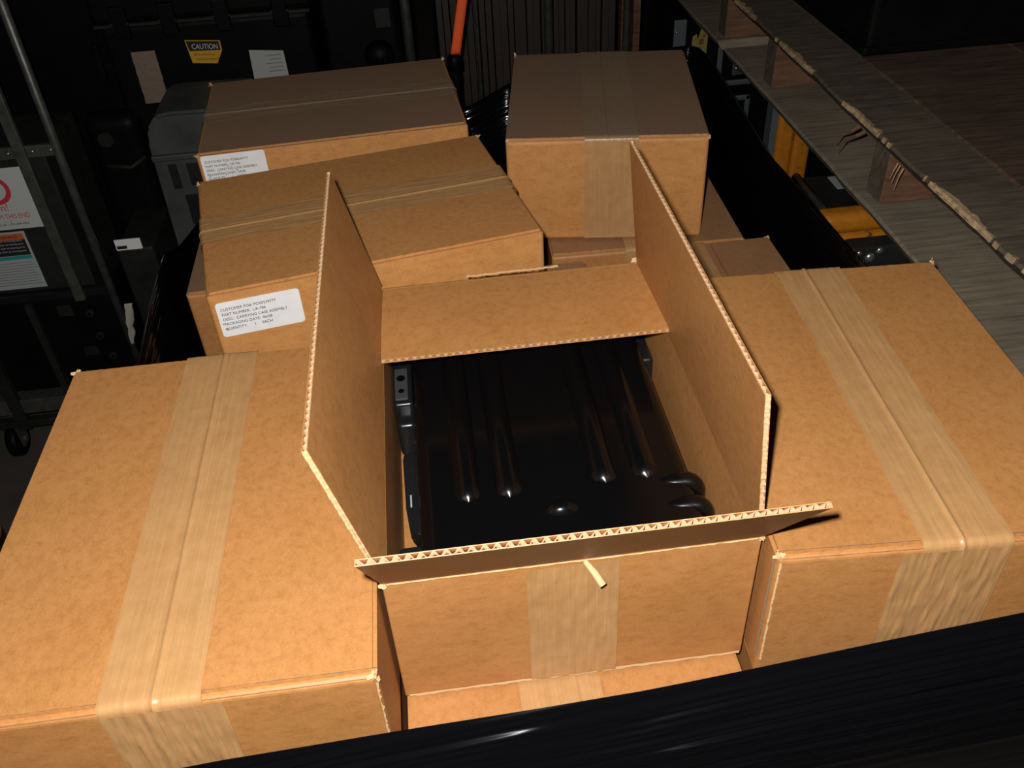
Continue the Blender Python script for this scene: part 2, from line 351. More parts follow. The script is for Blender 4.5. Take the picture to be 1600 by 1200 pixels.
# second layer, seen in the gaps
carton('lower cardboard box whose taped top shows in front of the open box', 0.149, 0.10, -H - 0.0032, 0.0, 0.296, 0.375, H, seed=13, tx=-0.014)
carton('lower cardboard box under the large lower left box', -0.157, 0.124, -H - 0.0022, 0.0, 0.30, 0.40, H, seed=14)
carton('lower cardboard box under the right front box', 0.459, 0.165, -H - 0.0022, -0.05, 0.285, 0.39, H, seed=15)
carton('lower cardboard box sticking out at the left, beside the black film', -0.1035, 0.885, -H - 0.0022, 0.02, 0.405, 0.35, H, seed=16, km=KRD)
carton('lower cardboard box in the gap behind the open box flap', 0.082, 0.562, -H - 0.0022, 0.0, 0.405, 0.256, H, seed=17, km=KRD3)
carton('lower cardboard box under the back right box', 0.398, 0.926, -0.1678, -0.03, 0.30, 0.405, 0.1402, seed=18, km=KRD3, frays=((1, -1),))
carton('lower cardboard box between the right front and the back right box', 0.478, 0.537, -H - 0.0022, 0.0, 0.186, 0.336, H, seed=19, km=KRD3, tx=-0.045, tw=0.07, frays=((1, 1), (1, -1)))
tb = thing('bulk_carton', 'big brown carton carrying the stacked boxes, hidden by black film', 'box', (0.14, 0.55, FZ))
obj('carton_body', BX(-0.455, 0.445, -0.625, 0.65, 0, -2 * H - 0.0026 - FZ, r=0.006, seg=3), KR, tb)

# ------------------------------------------------------------------ the open box
OW, OD, OT = 0.30, 0.4207, 0.0044
FL = 0.1481
ob = thing('open_cardboard_box', 'open cardboard box with raised flaps showing a black case inside', 'box', (0.15, 0.21, -H))
def X(x): return x - 0.15
def Y(y): return y - 0.21
obj('bottom_panel', BX(X(OT), X(OW - OT), Y(OT), Y(OD - OT), 0, OT), KR, ob)
fp = obj('front_panel', BX(X(0), X(OW), Y(0), Y(OT), 0, H, r=0.0016, seg=3), KRX, ob)
obj('back_panel', BX(X(0), X(OW), Y(OD - OT), Y(OD), 0, H, r=0.0016, seg=3), KRX, ob)
obj('side_panel', BX(X(0.0002), X(OT), Y(OT), Y(OD - OT), 0, H), KR, ob)
obj('side_panel', BX(X(OW - OT), X(OW - 0.0002), Y(OT), Y(OD - OT), 0, H), KR, ob)
def rsin(a): q = math.sin(a); return math.copysign(abs(q) ** 0.62, q)
def flap(name, L, hinge, ax, ay, az, seed, skew0=0.0, skew1=0.0, km=None):
    """ax along the hinge, ay up the flap, az through the board; fluting runs up the flap so its waves show on the free edge"""
    M = Matrix((ax, ay, az)).transposed().to_4x4(); M.translation = Vector(hinge)
    t = OT; li = 0.0006
    def ye(x, k): return FL + 0.0005 * N(x * 170, seed, k) + 0.0003 * N(x * 500, seed, k + 5)
    bm = bmesh.new(); n = 120
    for k, (z0, z1) in enumerate(((0, li), (t - li, t))):
        V = []
        for i in range(n + 1):
            u = i / n; x = L * u
            e = 0
            if i in (0, n): e = 0
            V.append([bm.verts.new(M @ Vector(p)) for p in ((x, 0.0, z0), (x, 0.0, z1), (x + skew0 * (1 - u) + skew1 * u, ye(x, k), z1), (x + skew0 * (1 - u) + skew1 * u, ye(x, k), z0))])
        for a, b in zip(V, V[1:]):
            for q in range(4): bm.faces.new((a[q], a[(q + 1) % 4], b[(q + 1) % 4], b[q]))
        bm.faces.new(V[0][::-1]); bm.faces.new(V[-1])
    o = obj(name, bm, km or KR, ob)
    bm = bmesh.new(); pitch = 0.0078; m = int(L / pitch * 16)
    am = (t - 2 * li) / 2
    def fn(u, v_):
        x = L * u; return M @ Vector((x + (skew0 * (1 - u) + skew1 * u) * v_, v_ * (FL - 0.0006 + 0.0004 * N(x * 300, seed, 9)), t / 2 + am * rsin(2 * PI * x / pitch + 0.5 * N(x * 30, seed, 1))))
    grid(bm, m, 2, fn)
    fo = obj('fluting', bm, FLU, o, smooth=True); sm_ = fo.modifiers.new('paper', 'SOLIDIFY'); sm_.thickness = 0.0004; sm_.offset = 0
    # ragged side edges where the flap was slit
    ln = 60
    for xs, sg in ((0, -1), (L, 1)):
        bm = bmesh.new(); a = []; b = []
        for i in range(ln + 1):
            y = FL * i / ln; xx = xs + (skew0 if sg < 0 else skew1) * i / ln
            a.append(bm.verts.new(M @ Vector((xx + sg * 0.0008 * max(-0.3, N(y * 260, seed, sg)), y, 0.0002))))
            b.append(bm.verts.new(M @ Vector((xx + sg * 0.0010 * max(-0.3, N(y * 230, seed + 3, sg)), y, t - 0.0002))))
        for i in range(ln): bm.faces.new((a[i], a[i + 1], b[i + 1], b[i]))
        obj('slit_edge', bm, KRL, o)
    return o
Z = Vector((0, 0, 1)); ex = Vector((1, 0, 0)); ey = Vector((0, 1, 0))
def up(out, ang): return (out * math.sin(ang) + Z * math.cos(ang)).normalized()
# each flap leaves the top of its wall; the angles are measured from the vertical, outwards positive
a = math.radians(13.07); ay = up(-ex, a); flap('side_flap', OD, (X(0.0), Y(0), H), ey, ay, ey.cross(ay), 1)
a = math.radians(-5.24); ay = up(ex, a); flap('side_flap', OD, (X(OW), Y(OD), H), -ey, ay, (-ey).cross(ay), 2)
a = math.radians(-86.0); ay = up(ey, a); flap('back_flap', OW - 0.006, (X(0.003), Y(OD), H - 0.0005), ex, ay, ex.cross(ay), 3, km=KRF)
a = math.radians(34.7); ay = up(-ey, a); flap('front_flap', OW, (X(OW), Y(0.0), H), -ex, ay, (-ex).cross(ay), 4)
# tape left on the front panel, its curled end, the torn strip on the back fold and frayed corners
tp = [(Y(0) - 0.0005, H - 0.004 - (H - 0.006) * k / 24) for k in range(25)][::-1]
obj('packing_tape', tape_strip([(y, z) for y, z in tp], X(0.1115), X(0.186), 21, wr=0.0012), TAPE, ob, smooth=True)
bm = bmesh.new(); tube(bm, [(X(0.158), Y(-0.001), H - 0.0015), (X(0.164), Y(-0.010), H - 0.006), (X(0.169), Y(-0.018), H - 0.012)], [0.0022, 0.0030, 0.0030], 10, cap=False)
obj('tape_curl', bm, KRL, ob, smooth=True)
bm = bmesh.new(); ragged(bm, (X(0.10), Y(OD) + 0.001, H + 0.001), (X(0.205), Y(OD) + 0.001, H + 0.002), (0, 1, 0.1), (0, 0, 1), 0.0042, 4, 40); obj('torn_strip', bm, KRL, ob)
bm = bmesh.new(); ragged(bm, (X(0.004), Y(0.0), H - 0.0005), (X(OW - 0.004), Y(0.0), H - 0.0005), (0, -0.5, -0.6), (0, -0.6, 0.4), 0.0013, 8, 80); obj('fold_crack', bm, KRL, ob)
for k, p in enumerate(((OW - 0.002, OD + 0.002, H), (0.002, OD, H), (0.001, 0.0, H - 0.002), (OW - 0.001, 0.0, H - 0.001))):
    obj('torn_corner', frayed(bmesh.new(), (X(p[0]), Y(p[1]), p[2]), 0.006 if k == 0 else 0.0035, 60 + k, 0.2), KRL, ob)
bm = bmesh.new(); ragged(bm, (X(0.004), Y(-0.0002), 0.004), (X(OW - 0.002), Y(-0.0002), 0.004), (0, 0, -1), (0, -1, 0), 0.004, 12, 70); obj('fold_crack', bm, KRL, ob)

# ------------------------------------------------------------------ the black carrying case inside
cs = thing('carrying_case', 'glossy black ribbed plastic case lying inside the open box', 'case', (0.154, 0.215, -H + OT + 0.0005))
cz = -H + OT + 0.0005
def q3(x, y, z): return (x - 0.154, y - 0.215, z - cz)
a = q3(0.027, 0.035, 0); b = q3(0.283, 0.400, -0.049)
bm = BX(a[0], b[0], a[1], b[1], 0, 0.048, r=0.012, seg=4); obj('lower_shell', bm, PLAS, cs, smooth=True, wn=True)
bm = BX(a[0] - 0.002, b[0] + 0.002, a[1] - 0.002, b[1] + 0.002, 0.046, 0.052, r=0.002, seg=2); obj('parting_rim', bm, PLASL, cs)
bm = BX(a[0] + 0.001, b[0] - 0.001, a[1] + 0.001, b[1] - 0.001, 0.050, b[2], r=0.014, seg=5); obj('lid_shell', bm, PLAS, cs, smooth=True, wn=True)
def capsule_rib(x, y0, y1, r, ht):
    bm = bmesh.new(); zt = b[2] - 0.0005
    def fn(u, v_):
        L = y1 - y0; s = v_ * (L + 2 * r) - r; yc = min(max(s, 0), L); dy = s - yc
        rr = math.sqrt(max(r * r - dy * dy, 0)); ang = PI * u; xx = -rr * math.cos(ang)
        return Vector((x + xx, y0 + s, zt + ht * (1 - (xx * xx + dy * dy) / (r * r))))
    return grid(bm, 16, 70, fn)
for x, y0, y1 in ((0.0735, 0.1345, 0.375), (0.1115, 0.1345, 0.375), (0.2015, 0.1385, 0.375), (0.2405, 0.1385, 0.375)):
    p = q3(x, y0, 0); obj('raised_rib', capsule_rib(p[0], p[1], p[1] + y1 - y0, 0.0130, 0.0082), PLAS, cs, smooth=True)
p = q3(0.156, 0.101, 0); bm = bmesh.new(); 
def bossf(u, v_):
    a_ = 2 * PI * u; k = v_; return Vector((p[0] + 0.0155 * k * math.cos(a_), p[1] + 0.0095 * k * math.sin(a_), b[2] - 0.0006 + 0.0075 * (1 - k ** 2.6)))
obj('oval_boss', grid(bm, 32, 10, bossf), PLAS, cs, smooth=True)
for y in (0.121, 0.091):     # two rounded bumper bands wrapped over the right edge
    pts = []
    for k in range(15):
        t_ = k / 14; ang = PI / 2 * min(1, max(0, (t_ - 0.35) / 0.35))
        if t_ < 0.35: pt = (0.235 + 0.035 * t_ / 0.35, -0.0545)
        elif t_ < 0.7: pt = (0.270 + 0.0145 * math.sin(ang), -0.069 + 0.0145 * math.cos(ang))
        else: pt = (0.2845, -0.069 - 0.06 * (t_ - 0.7) / 0.3)
        pts.append(q3(pt[0], y, pt[1]))
    obj('bumper_band', TB(pts, [0.003 + 0.0075 * min(1, k / 6) for k in range(15)], 14), PLAS, cs, smooth=True)
# left side: latch with two holes, handle, foot
lt = obj('latch', BX(*sum(zip(q3(0.0065, 0.285, -0.105), q3(0.0275, 0.372, -0.060)), ()), r=0.004, seg=3), PLASL, cs, smooth=True, wn=True)
lp = obj('latch_plate', BX(*sum(zip(q3(0.0085, 0.292, -0.061), q3(0.0225, 0.345, -0.0585)), ()), r=0.001, seg=2), mat('grey_latch', (0.05, 0.05, 0.053), 0.35), lt)
for y, r in ((0.327, 0.0052), (0.305, 0.0036)):
    bm = bmesh.new(); c0 = Vector(q3(0.0155, y, -0.0583))
    poly(bm, [c0 + Vector((r * 0.9 * math.cos(2 * PI * k / 20), r * math.sin(2 * PI * k / 20), 0)) for k in range(20)], (0, 0, 0.0002)); obj('latch_hole', bm, mat('hole_black', (0.001,) * 3, 0.9, spec=0.05), lt)
obj('latch', BX(*sum(zip(q3(0.0085, 0.262, -0.115), q3(0.028, 0.30, -0.070)), ()), r=0.005, seg=3), PLASL, cs, smooth=True, wn=True)
bm = bmesh.new(); poly(bm, [q3(x, y, -0.100) for x, y in ((0.0268, 0.110), (0.0165, 0.128), (0.0140, 0.150), (0.0125, 0.222), (0.0145, 0.228), (0.0268, 0.228))], (0, 0, 0.024)); bmesh.ops.bevel(bm, geom=list(bm.edges), offset=0.0025, segments=2, affect='EDGES')
hb = obj('carry_handle', bm, PLASL, cs)
obj('maker_tag', BX(*sum(zip(q3(0.0185, 0.150, -0.0765), q3(0.0200, 0.166, -0.0755)), ())), GREYPAPER, hb)
obj('corner_foot', BX(*sum(zip(q3(0.0065, 0.045, -0.098), q3(0.030, 0.098, -0.070)), ()), r=0.005, seg=3), PLASL, cs, smooth=True, wn=True)
obj('latch', BX(*sum(zip(q3(0.278, 0.315, -0.115), q3(0.2935, 0.385, -0.060)), ()), r=0.005, seg=3), PLASL, cs, smooth=True, wn=True)

# ------------------------------------------------------------------ black stretch film round the load
ring = [(-0.342, -0.060, -0.095), (-0.325, -0.092, -0.085), (-0.12, -0.0985, -0.0520), (0.18, -0.1000, -0.0340), (0.456, -0.1, 0.0010), (0.615, -0.098, 0.012), (0.636, -0.07, 0.010), (0.640, 0.10, -0.03), (0.634, 0.35, -0.075),
        (0.622, 0.503, -0.089), (0.62, 0.70, -0.092), (0.62, 0.868, -0.097), (0.62, 1.22, -0.060), (0.60, 1.275, -0.058), (0.42, 1.262, -0.060), (0.242, 1.25, -0.092), (0.155, 1.25, -0.130), (-0.1, 1.235, -0.16), (-0.30, 1.21, -0.20), (-0.330, 1.18, -0.21),
        (-0.336, 0.974, -0.183), (-0.335, 0.84, -0.150), (-0.334, 0.765, -0.119), (-0.338, 0.66, -0.135), (-0.342, 0.564, -0.157), (-0.344, 0.3, -0.15), (-0.344, 0.1, -0.12)]
def catmull(P, n):
    out = []; m = len(P)
    for i in range(m):
        p0, p1, p2, p3 = (Vector(P[(i + k) % m]) for k in (-1, 0, 1, 2))
        steps = max(2, int((p2 - p1).length / 0.011))
        for s in range(steps):
            t_ = s / steps; lin = p1.lerp(p2, t_)
            cr = 0.5 * ((2 * p1) + (p2 - p0) * t_ + (2 * p0 - 5 * p1 + 4 * p2 - p3) * t_ ** 2 + (3 * p1 - p0 - 3 * p2 + p3) * t_ ** 3)
            out.append(lin.lerp(cr, 0.35))
    return out
RP = catmull(ring, 0); nR = len(RP)
acc = [0.0]
for i in range(nR): acc.append(acc[-1] + (RP[(i + 1) % nR] - RP[i]).length)
VV = [0.00065 * k for k in range(70)] + [0.0455 + 0.0014 * k for k in range(46)] + [0.110 + 0.004 * k for k in range(16)] + [0.174 + 0.02 * k for k in range(29)]
bm = bmesh.new(); G = []
for i in range(nR):
    p = RP[i]; d = RP[(i + 1) % nR] - RP[i - 1]; nrm = Vector((d.y, -d.x, 0)).normalized(); s = acc[i]; row = []
    frontness = max(0.0, -nrm.y)
    for v_ in VV:
        out = (0.018 + 0.014 * frontness) * (1 - math.exp(-v_ / 0.045))
        amp = min(1, v_ / 0.006) * (0.55 + 0.45 * N(s * 2.2, v_ * 20, 1.0))
        fade = 1.0 if v_ < 0.10 else max(0.0, 1 - (v_ - 0.10) / 0.06)
        sk = v_ + 0.012 * N(s * 1.4, v_ * 6, 2.0) + 0.02 * math.sin(s * 2.0)
        gate = max(0.0, N(s * 9.0, sk * 60, 21.0) + 0.42)
        r_ = fade * (0.0016 * math.sin(2 * PI * sk / 0.0135) + 0.0042 * gate * math.sin(2 * PI * sk / 0.0056 + 3 * N(s * 0.9, 7, 3)) + 0.0020 * N(s * 1.2, sk * 80, 5.0) + 0.0007 * gate * N(s * 2.0, sk * 420, 8.0))
        big = 0.004 * N(s * 3, v_ * 8, 11) * min(1, v_ / 0.05)
        q = p + nrm * (out + amp * r_ + big - 0.002 * math.exp(-v_ / 0.004)); q.z = max(p.z - v_ + 0.0008 * N(s * 9, 1, 1) * (v_ < 0.01), FZ + 0.003)
        row.append(bm.verts.new(q))
    G.append(row)
for i in range(nR):
    a_, b_ = G[i], G[(i + 1) % nR]
    for j in range(len(VV) - 1): bm.faces.new((a_[j + 1], b_[j + 1], b_[j], a_[j]))
fm = obj('stretch_film', bm, FILM, None, smooth=True)
tag(fm, 'shiny black stretch film wrapped around the stacked cardboard boxes', 'film')

# ------------------------------------------------------------------ wooden pallets at the right
def plank(x0, x1, y0, y1, z0, z1, seed, rag=0.006, nb=70):
    bm = bmesh.new(); V = []
    for i in range(nb + 1):
        y = y0 + (y1 - y0) * i / nb
        j0 = rag * (N(y * 5, seed, 1) + 0.5 * N(y * 19, seed, 4) + 0.25 * N(y * 70, seed, 7)); j1 = 0.25 * rag * N(y * 6, seed + 9, 1)
        c = 0.4 * j0 + 0.003 * abs(N(y * 33, seed, 2)); dz = 0.003 * N(y * 2.2, seed, 3)
        V.append([bm.verts.new((xx, y, zz + dz)) for xx, zz in ((x0 + j0 + 0.012 + c, z0), (x0 + j0 + 0.001, z0 + (z1 - z0) * 0.82), (x0 + j0 + 0.004 + c, z1), (x1 + j1, z1), (x1 + j1, z0))])
    for a_, b_ in zip(V, V[1:]):
        for k in range(5): bm.faces.new((a_[k], a_[(k + 1) % 5], b_[(k + 1) % 5], b_[k]))
    bm.faces.new(V[0][::-1]); bm.faces.new(V[-1]); return bm
def pallet(label, y0, y1, blocks, seed, splint=True):
    t = thing('wooden_pallet', label, 'pallet', (0.726, 0, -0.152))
    xs = [(0.0, 0.1035), (0.106, 0.37), (0.373, 0.62), (0.623, 0.74)]
    for k, (a_, b_) in enumerate(xs):
        obj('deck_plank', plank(a_, b_, y0, y1, 0.112, 0.131, seed + k * 3, rag=0.0045 if k == 0 else 0.0015), WOODP if k in (0, 3) else WOODB, t)
    if splint:
        bm = bmesh.new(); n = 260; A = []; B = []
        for i in range(n + 1):
            y = y0 + (y1 - y0) * i / n
            j0 = 0.0045 * (N(y * 5, seed, 1) + 0.5 * N(y * 19, seed, 4) + 0.25 * N(y * 70, seed, 7)); c = 0.4 * j0 + 0.003 * abs(N(y * 33, seed, 2)); dz = 0.003 * N(y * 2.2, seed, 3)
            wdt = max(0.0, 0.011 * (N(y * 7, 3, seed) + 0.12) + 0.006 * N(y * 60, 5, seed))
            A.append(bm.verts.new((j0 + 0.0005, y, 0.1262 + dz))); B.append((bm.verts.new((j0 + 0.003 + c * 0.8, y, 0.1325 + dz)), bm.verts.new((j0 + 0.005 + c + wdt, y, 0.1318 + dz + 0.0008 * N(y * 200, 1, 1)))))
        for i in range(n):
            if (B[i][1].co - B[i][0].co).x < 0.0026: continue
            bm.faces.new((A[i], A[i + 1], B[i + 1][0], B[i][0])); bm.faces.new((B[i][0], B[i + 1][0], B[i + 1][1], B[i][1]))
        obj('splintered_edge', bm, WOODL, t)
        for k, (yy, L) in enumerate(((0.78, 0.06), (0.80, 0.045), (0.665, 0.03), (0.655, 0.036), (0.672, 0.026))):
            pts = [(0.006, yy, 0.113), (-0.006, yy - 0.01 * k * 0.2, 0.108), (-0.012, yy + L * 0.3, 0.103 - 0.15 * L), (-0.014, yy + L * 0.55, 0.098 - 0.5 * L)] if k < 2 else [(0.008, yy, 0.112), (0.004, yy, 0.10), (0.003, yy + 0.004, 0.112 - L)]
            obj('wood_splinter', TB(pts, [0.003, 0.002, 0.0014, 0.0004][:len(pts)] if k < 2 else [0.0012, 0.0009, 0.0003], 5), WOODL if k > 1 else WOODR, t)
    for k, (a_, b_) in enumerate(((0.0, 0.17), (0.30, 0.45), (0.57, 0.74))):
        obj('bottom_board', plank(a_, b_, y0, y1, 0.0, 0.0215, seed + 20 + k, rag=0.0028), WOODG, t)
    for yy in blocks:
        obj('stringer', BX(0.022, 0.72, yy, yy + 0.047, 0.0205, 0.113, r=0.002, seg=1), WOODR, t)
        obj('weathered_end', BX(0.0208, 0.0222, yy + 0.0008, yy + 0.0462, 0.0225, 0.112), WOODP, t)
    return t
pallet('rough wooden pallet with splintered edge at the right, carrying a black case', 0.0, 1.44, (0.03, 0.72, 1.20), 2)
pallet('second wooden pallet end to end behind the splintered one at the top', 1.49, 2.3, (1.50, 1.9), 31, False)
# black case on the near pallet
bc = thing('transit_case', 'large black case standing on the wooden pallet at the top right', 'case', (1.12, 1.24, -0.0185))
obj('case_body', BX(-0.285, 0.36, -0.21, 0.17, 0, 0.26, r=0.012, seg=4), MATB, bc)
obj('base_rim', BX(-0.289, 0.364, -0.214, 0.174, 0.0, 0.016, r=0.004, seg=2), MATB, bc)
for k in range(3): obj('vent_slot', BX(-0.2865, -0.2845, -0.09 + 0.022 * k, -0.078 + 0.022 * k, 0.10, 0.135), STEEL, bc)
obj('case_lid', BX(-0.289, 0.364, -0.214, 0.174, 0.262, 0.34, r=0.014, seg=4), MATB, bc)

# yellow steel stand below the pallet
ys = thing('yellow_steel_stand', 'chipped yellow steel frame bars under the wooden pallet', 'stand', (0.9, 0.9, FZ))
def yl(x, y, z): return (x - 0.9, y - 0.9, z - FZ)
for z0 in (-0.1905, -0.2275):
    p0 = yl(0.668, 0.735, z0); p1 = yl(1.30, 0.775, z0 + 0.036); obj('cross_bar', BX(p0[0], p1[0], p0[1], p1[1], p0[2], p1[2], r=0.015, seg=5), YEL, ys)
for x0 in (0.756, 0.793):
    p0 = yl(x0, 1.16, FZ + 0.0); p1 = yl(x0 + 0.036, 1.20, -0.1545); obj('upright', BX(p0[0], p1[0], p0[1], p1[1], 0.0, p1[2], r=0.009, seg=4), YEL, ys)
p0 = yl(0.742, 1.165, 0); obj('side_plate', BX(p0[0], p0[0] + 0.013, p0[1], p0[1] + 0.03, 0, -0.155 - FZ), ALU, ys)
for x0, y0 in ((1.25, 0.735), (0.72, 0.735)):
    p0 = yl(x0, y0, 0); obj('leg', BX(p0[0], p0[0] + 0.04, p0[1], p0[1] + 0.04, 0, -0.2275 - FZ, r=0.006, seg=2), MATB, ys)
mp_ = yl(0.71, 0.700, -0.30); pl = obj('mounting_plate', BX(mp_[0], mp_[0] + 0.14, mp_[1], mp_[1] + 0.034, mp_[2], mp_[2] + 0.106, r=0.004), DGREY, ys)
for x0, z0, r in ((0.741, -0.213, 0.0085), (0.755, -0.202, 0.006), (0.722, -0.203, 0.004)):
    bm = bmesh.new(); c0 = Vector(yl(x0, 0.700, z0)); bmesh.ops.create_uvsphere(bm, u_segments=14, v_segments=8, radius=r)
    for v_ in bm.verts: v_.co = Vector((v_.co.x, v_.co.y * 0.6, v_.co.z)) + c0
    obj('dome_bolt', bm, CHROME, pl, smooth=True)
# flight case under the far pallet with recessed latches
fc = thing('flight_case', 'black flight case with silver corner strip and recessed latches under the pallets', 'case', (1.0, 1.95, FZ))
def fq(x, y, z): return (x - 1.0, y - 1.95, z - FZ)
p0 = fq(0.700, 1.72, FZ); p1 = fq(1.35, 2.2, -0.157); obj('case_body', BX(p0[0], p1[0], p0[1], p1[1], 0, p1[2], r=0.004), MATB, fc)
p0 = fq(0.693, 1.713, FZ); cst = obj('corner_strip', BX(p0[0], p0[0] + 0.031, p0[1], p0[1] + 0.008, 0, -0.1525 - FZ, r=0.002), ALU, fc)
for k in range(7):
    bm = bmesh.new(); bmesh.ops.create_uvsphere(bm, u_segments=8, v_segments=5, radius=0.0035); c0 = Vector(fq(0.699 + 0.019 * (k % 2), 1.712, -0.18 - 0.035 * k))
    for v_ in bm.verts: v_.co += c0
    obj('rivet', bm, CHROME, cst, smooth=True)
def dish(x0, x1, z0, z1):
    y = 1.7195; fr = bmesh.new(); wq = 0.014
    for a_, b_, c_, d_ in ((x0, x1, z0, z0 + wq), (x0, x1, z1 - wq, z1), (x0, x0 + wq, z0, z1), (x1 - wq, x1, z0, z1)):
        p = fq(a_, y - 0.006, c_); q = fq(b_, y, d_); box(fr, p[0], q[0], p[1], q[1], p[2], q[2], r=0.003, seg=2)
    d_ = obj('latch_dish', fr, ALU, fc)
    p = fq((x0 + x1) / 2 - 0.02, y - 0.006, z0 + 0.025); obj('butterfly_latch', BX(p[0], p[0] + 0.04, p[1], p[1] + 0.006, p[2], p[2] + 0.05, r=0.003), STEEL, d_)
    for sx, sz in ((-0.012, 0.045), (0.022, 0.030)):
        bm = bmesh.new(); bmesh.ops.create_uvsphere(bm, u_segments=10, v_segments=6, radius=0.005); c0 = Vector(fq((x0 + x1) / 2 + sx, y - 0.008, z0 + sz))
        for v_ in bm.verts: v_.co += c0
        obj('rivet', bm, CHROME, d_, smooth=True)
dish(0.808, 0.93, -0.325, -0.205); dish(0.80, 0.905, -0.48, -0.352)
bm = bmesh.new(); P_ = [(0.739, -0.246), (0.742, -0.195), (0.752, -0.190), (0.755, -0.204), (0.762, -0.178), (0.772, -0.183), (0.780, -0.19), (0.779, -0.246), (0.762, -0.246), (0.757, -0.238), (0.752, -0.246)]
poly(bm, [fq(x, 1.7195, z) for x, z in P_], (0, -0.0008, 0)); stk = obj('torn_yellow_sticker', bm, mat('faded_yellow', (0.26, 0.21, 0.05), 0.6), fc)
for a_, b_, c_, d_ in ((0.759, 0.770, -0.215, -0.203), (0.757, 0.766, -0.232, -0.222), (0.768, 0.773, -0.20, -0.192)):
    p = fq(a_, 1.7183, c_); q = fq(b_, 1.7187, d_); obj('red_print', BX(p[0], q[0], p[1], q[1], p[2], q[2]), mat('faded_red', (0.16, 0.05, 0.03), 0.7), stk)
# equipment crate between the yellow bars
eq = thing('equipment_crate', 'black equipment crate with a small paper tag below the near pallet', 'case', (1.0, 0.95, FZ))
obj('crate_body', BX(-0.27, 0.3, -0.12, 0.16, 0, 0.50, r=0.006), MATB, eq)
obj('crate_lid', BX(-0.274, 0.304, -0.124, 0.164, 0.50, 0.56, r=0.006), DGREY, eq)
obj('paper_tag', BX(-0.155, -0.120, 0.10, 0.15, 0.56, 0.561), GREYPAPER, eq)
obj('pipe', TB([(-0.22, -0.115, 0.568), (-0.22, 0.15, 0.568)], 0.0085, 10), STEEL, eq, smooth=True)

# ------------------------------------------------------------------ background, left: roll cart with cabinet
rc = thing('roll_cart', 'grey steel roll cart with casters at the left edge', 'cart', (-0.9, 1.2, FZ))
def cq(x, y, z): return (x + 0.9, y - 1.2, z - FZ)
def cbox(x0, x1, y0, y1, z0, z1, **k):
    p = cq(x0, y0, z0); q = cq(x1, y1, z1); return BX(p[0], q[0], p[1], q[1], p[2], q[2], **k)
obj('upright', TB([cq(-0.604, 1.2, -0.68), cq(-0.601, 1.2, 0.45)], 0.0085, 12), STEEL, rc, smooth=True)
obj('upright', cbox(-0.677, -0.656, 1.188, 1.20, -0.44, 0.35, r=0.002), STEEL, rc)
obj('upright', TB([cq(-1.25, 1.2, -0.68), cq(-1.25, 1.2, 0.45)], 0.0085, 12), STEEL, rc, smooth=True)
obj('upright', cbox(-0.780, -0.766, 1.190, 1.20, -0.68, -0.44), DGREY, rc)
obj('upright', cbox(-0.905, -0.880, 1.185, 1.20, -0.755, -0.52), DGREY, rc)
cbx = obj('cross_bar', cbox(-1.25, -0.604, 1.195, 1.205, -0.131, -0.108, r=0.002), STEEL, rc)
for x in (-0.688, -0.645, -0.612):
    bm = bmesh.new(); bmesh.ops.create_uvsphere(bm, u_segments=8, v_segments=5, radius=0.003); c0 = Vector(cq(x, 1.194, -0.118))
    for v_ in bm.verts: v_.co += c0
    obj('rivet', bm, CHROME, cbx, smooth=True)
obj('base_deck', cbox(-1.26, -0.60, 1.19, 1.45, -0.715, -0.678, r=0.002), STEEL, rc)
obj('base_rail', cbox(-1.26, -0.60, 1.18, 1.20, -0.745, -0.728, r=0.002), DGREY, rc)
obj('base_rail', cbox(-1.26, -0.61, 1.41, 1.45, -0.745, -0.718, r=0.002), DGREY, rc)
for x, y in ((-0.935, 1.21), (-0.70, 1.24), (-0.70, 1.40), (-1.2, 1.40)):
    c0 = Vector(cq(x, y, FZ + 0.041)); bm = bmesh.new()
    tube(bm, [c0 + Vector((-0.013, 0, 0)), c0 + Vector((-0.009, 0, 0)), c0 + Vector((0.009, 0, 0)), c0 + Vector((0.013, 0, 0))], [0.034, 0.040, 0.040, 0.034], 24)
    wl = obj('caster_wheel', bm, MATB, rc, smooth=True)
    bm = bmesh.new()
    for s in (-0.018, 0.014): box(bm, c0.x + s, c0.x + s + 0.004, c0.y - 0.016, c0.y + 0.016, c0.z - 0.012, c0.z + 0.062)
    box(bm, c0.x - 0.022, c0.x + 0.022, c0.y - 0.022, c0.y + 0.022, c0.z + 0.058, c0.z + 0.066)
    tube(bm, [c0 + Vector((-0.022, 0, 0)), c0 + Vector((0.022, 0, 0))], 0.008, 10); obj('caster_fork', bm, STEEL, wl)
cb = thing('equipment_cabinet', 'dark grey cabinet on the roll cart with white and printed notices', 'cabinet', (-0.9, 1.23, -0.678))
def kq(x, y, z): return (x + 0.9, y - 1.23, z + 0.678)
def kbox(x0, x1, y0, y1, z0, z1, **k):
    p = kq(x0, y0, z0); q = kq(x1, y1, z1); return BX(p[0], q[0], p[1], q[1], p[2], q[2], **k)
obj('upper_housing', kbox(-1.22, -0.640, 1.225, 1.43, -0.428, -0.135, r=0.004), DGREY, cb)
obj('middle_rim', kbox(-1.23, -0.618, 1.212, 1.44, -0.446, -0.428, r=0.004, seg=3), PLASL, cb)
lh = obj('lower_housing', kbox(-1.22, -0.622, 1.222, 1.43, -0.678, -0.446, r=0.006, seg=2), MATB, cb)
for x, z in ((-0.672, -0.490), (-0.670, -0.548), (-0.660, -0.604)):
    bm = bmesh.new(); tube(bm, [kq(x, 1.2225, z), kq(x, 1.216, z)], [0.0085, 0.0075], 18); kn = obj('round_catch', bm, DGREY, lh, smooth=False)
    obj('catch_centre', TB([kq(x, 1.217, z), kq(x, 1.2145, z)], 0.004, 12), MATB, kn)
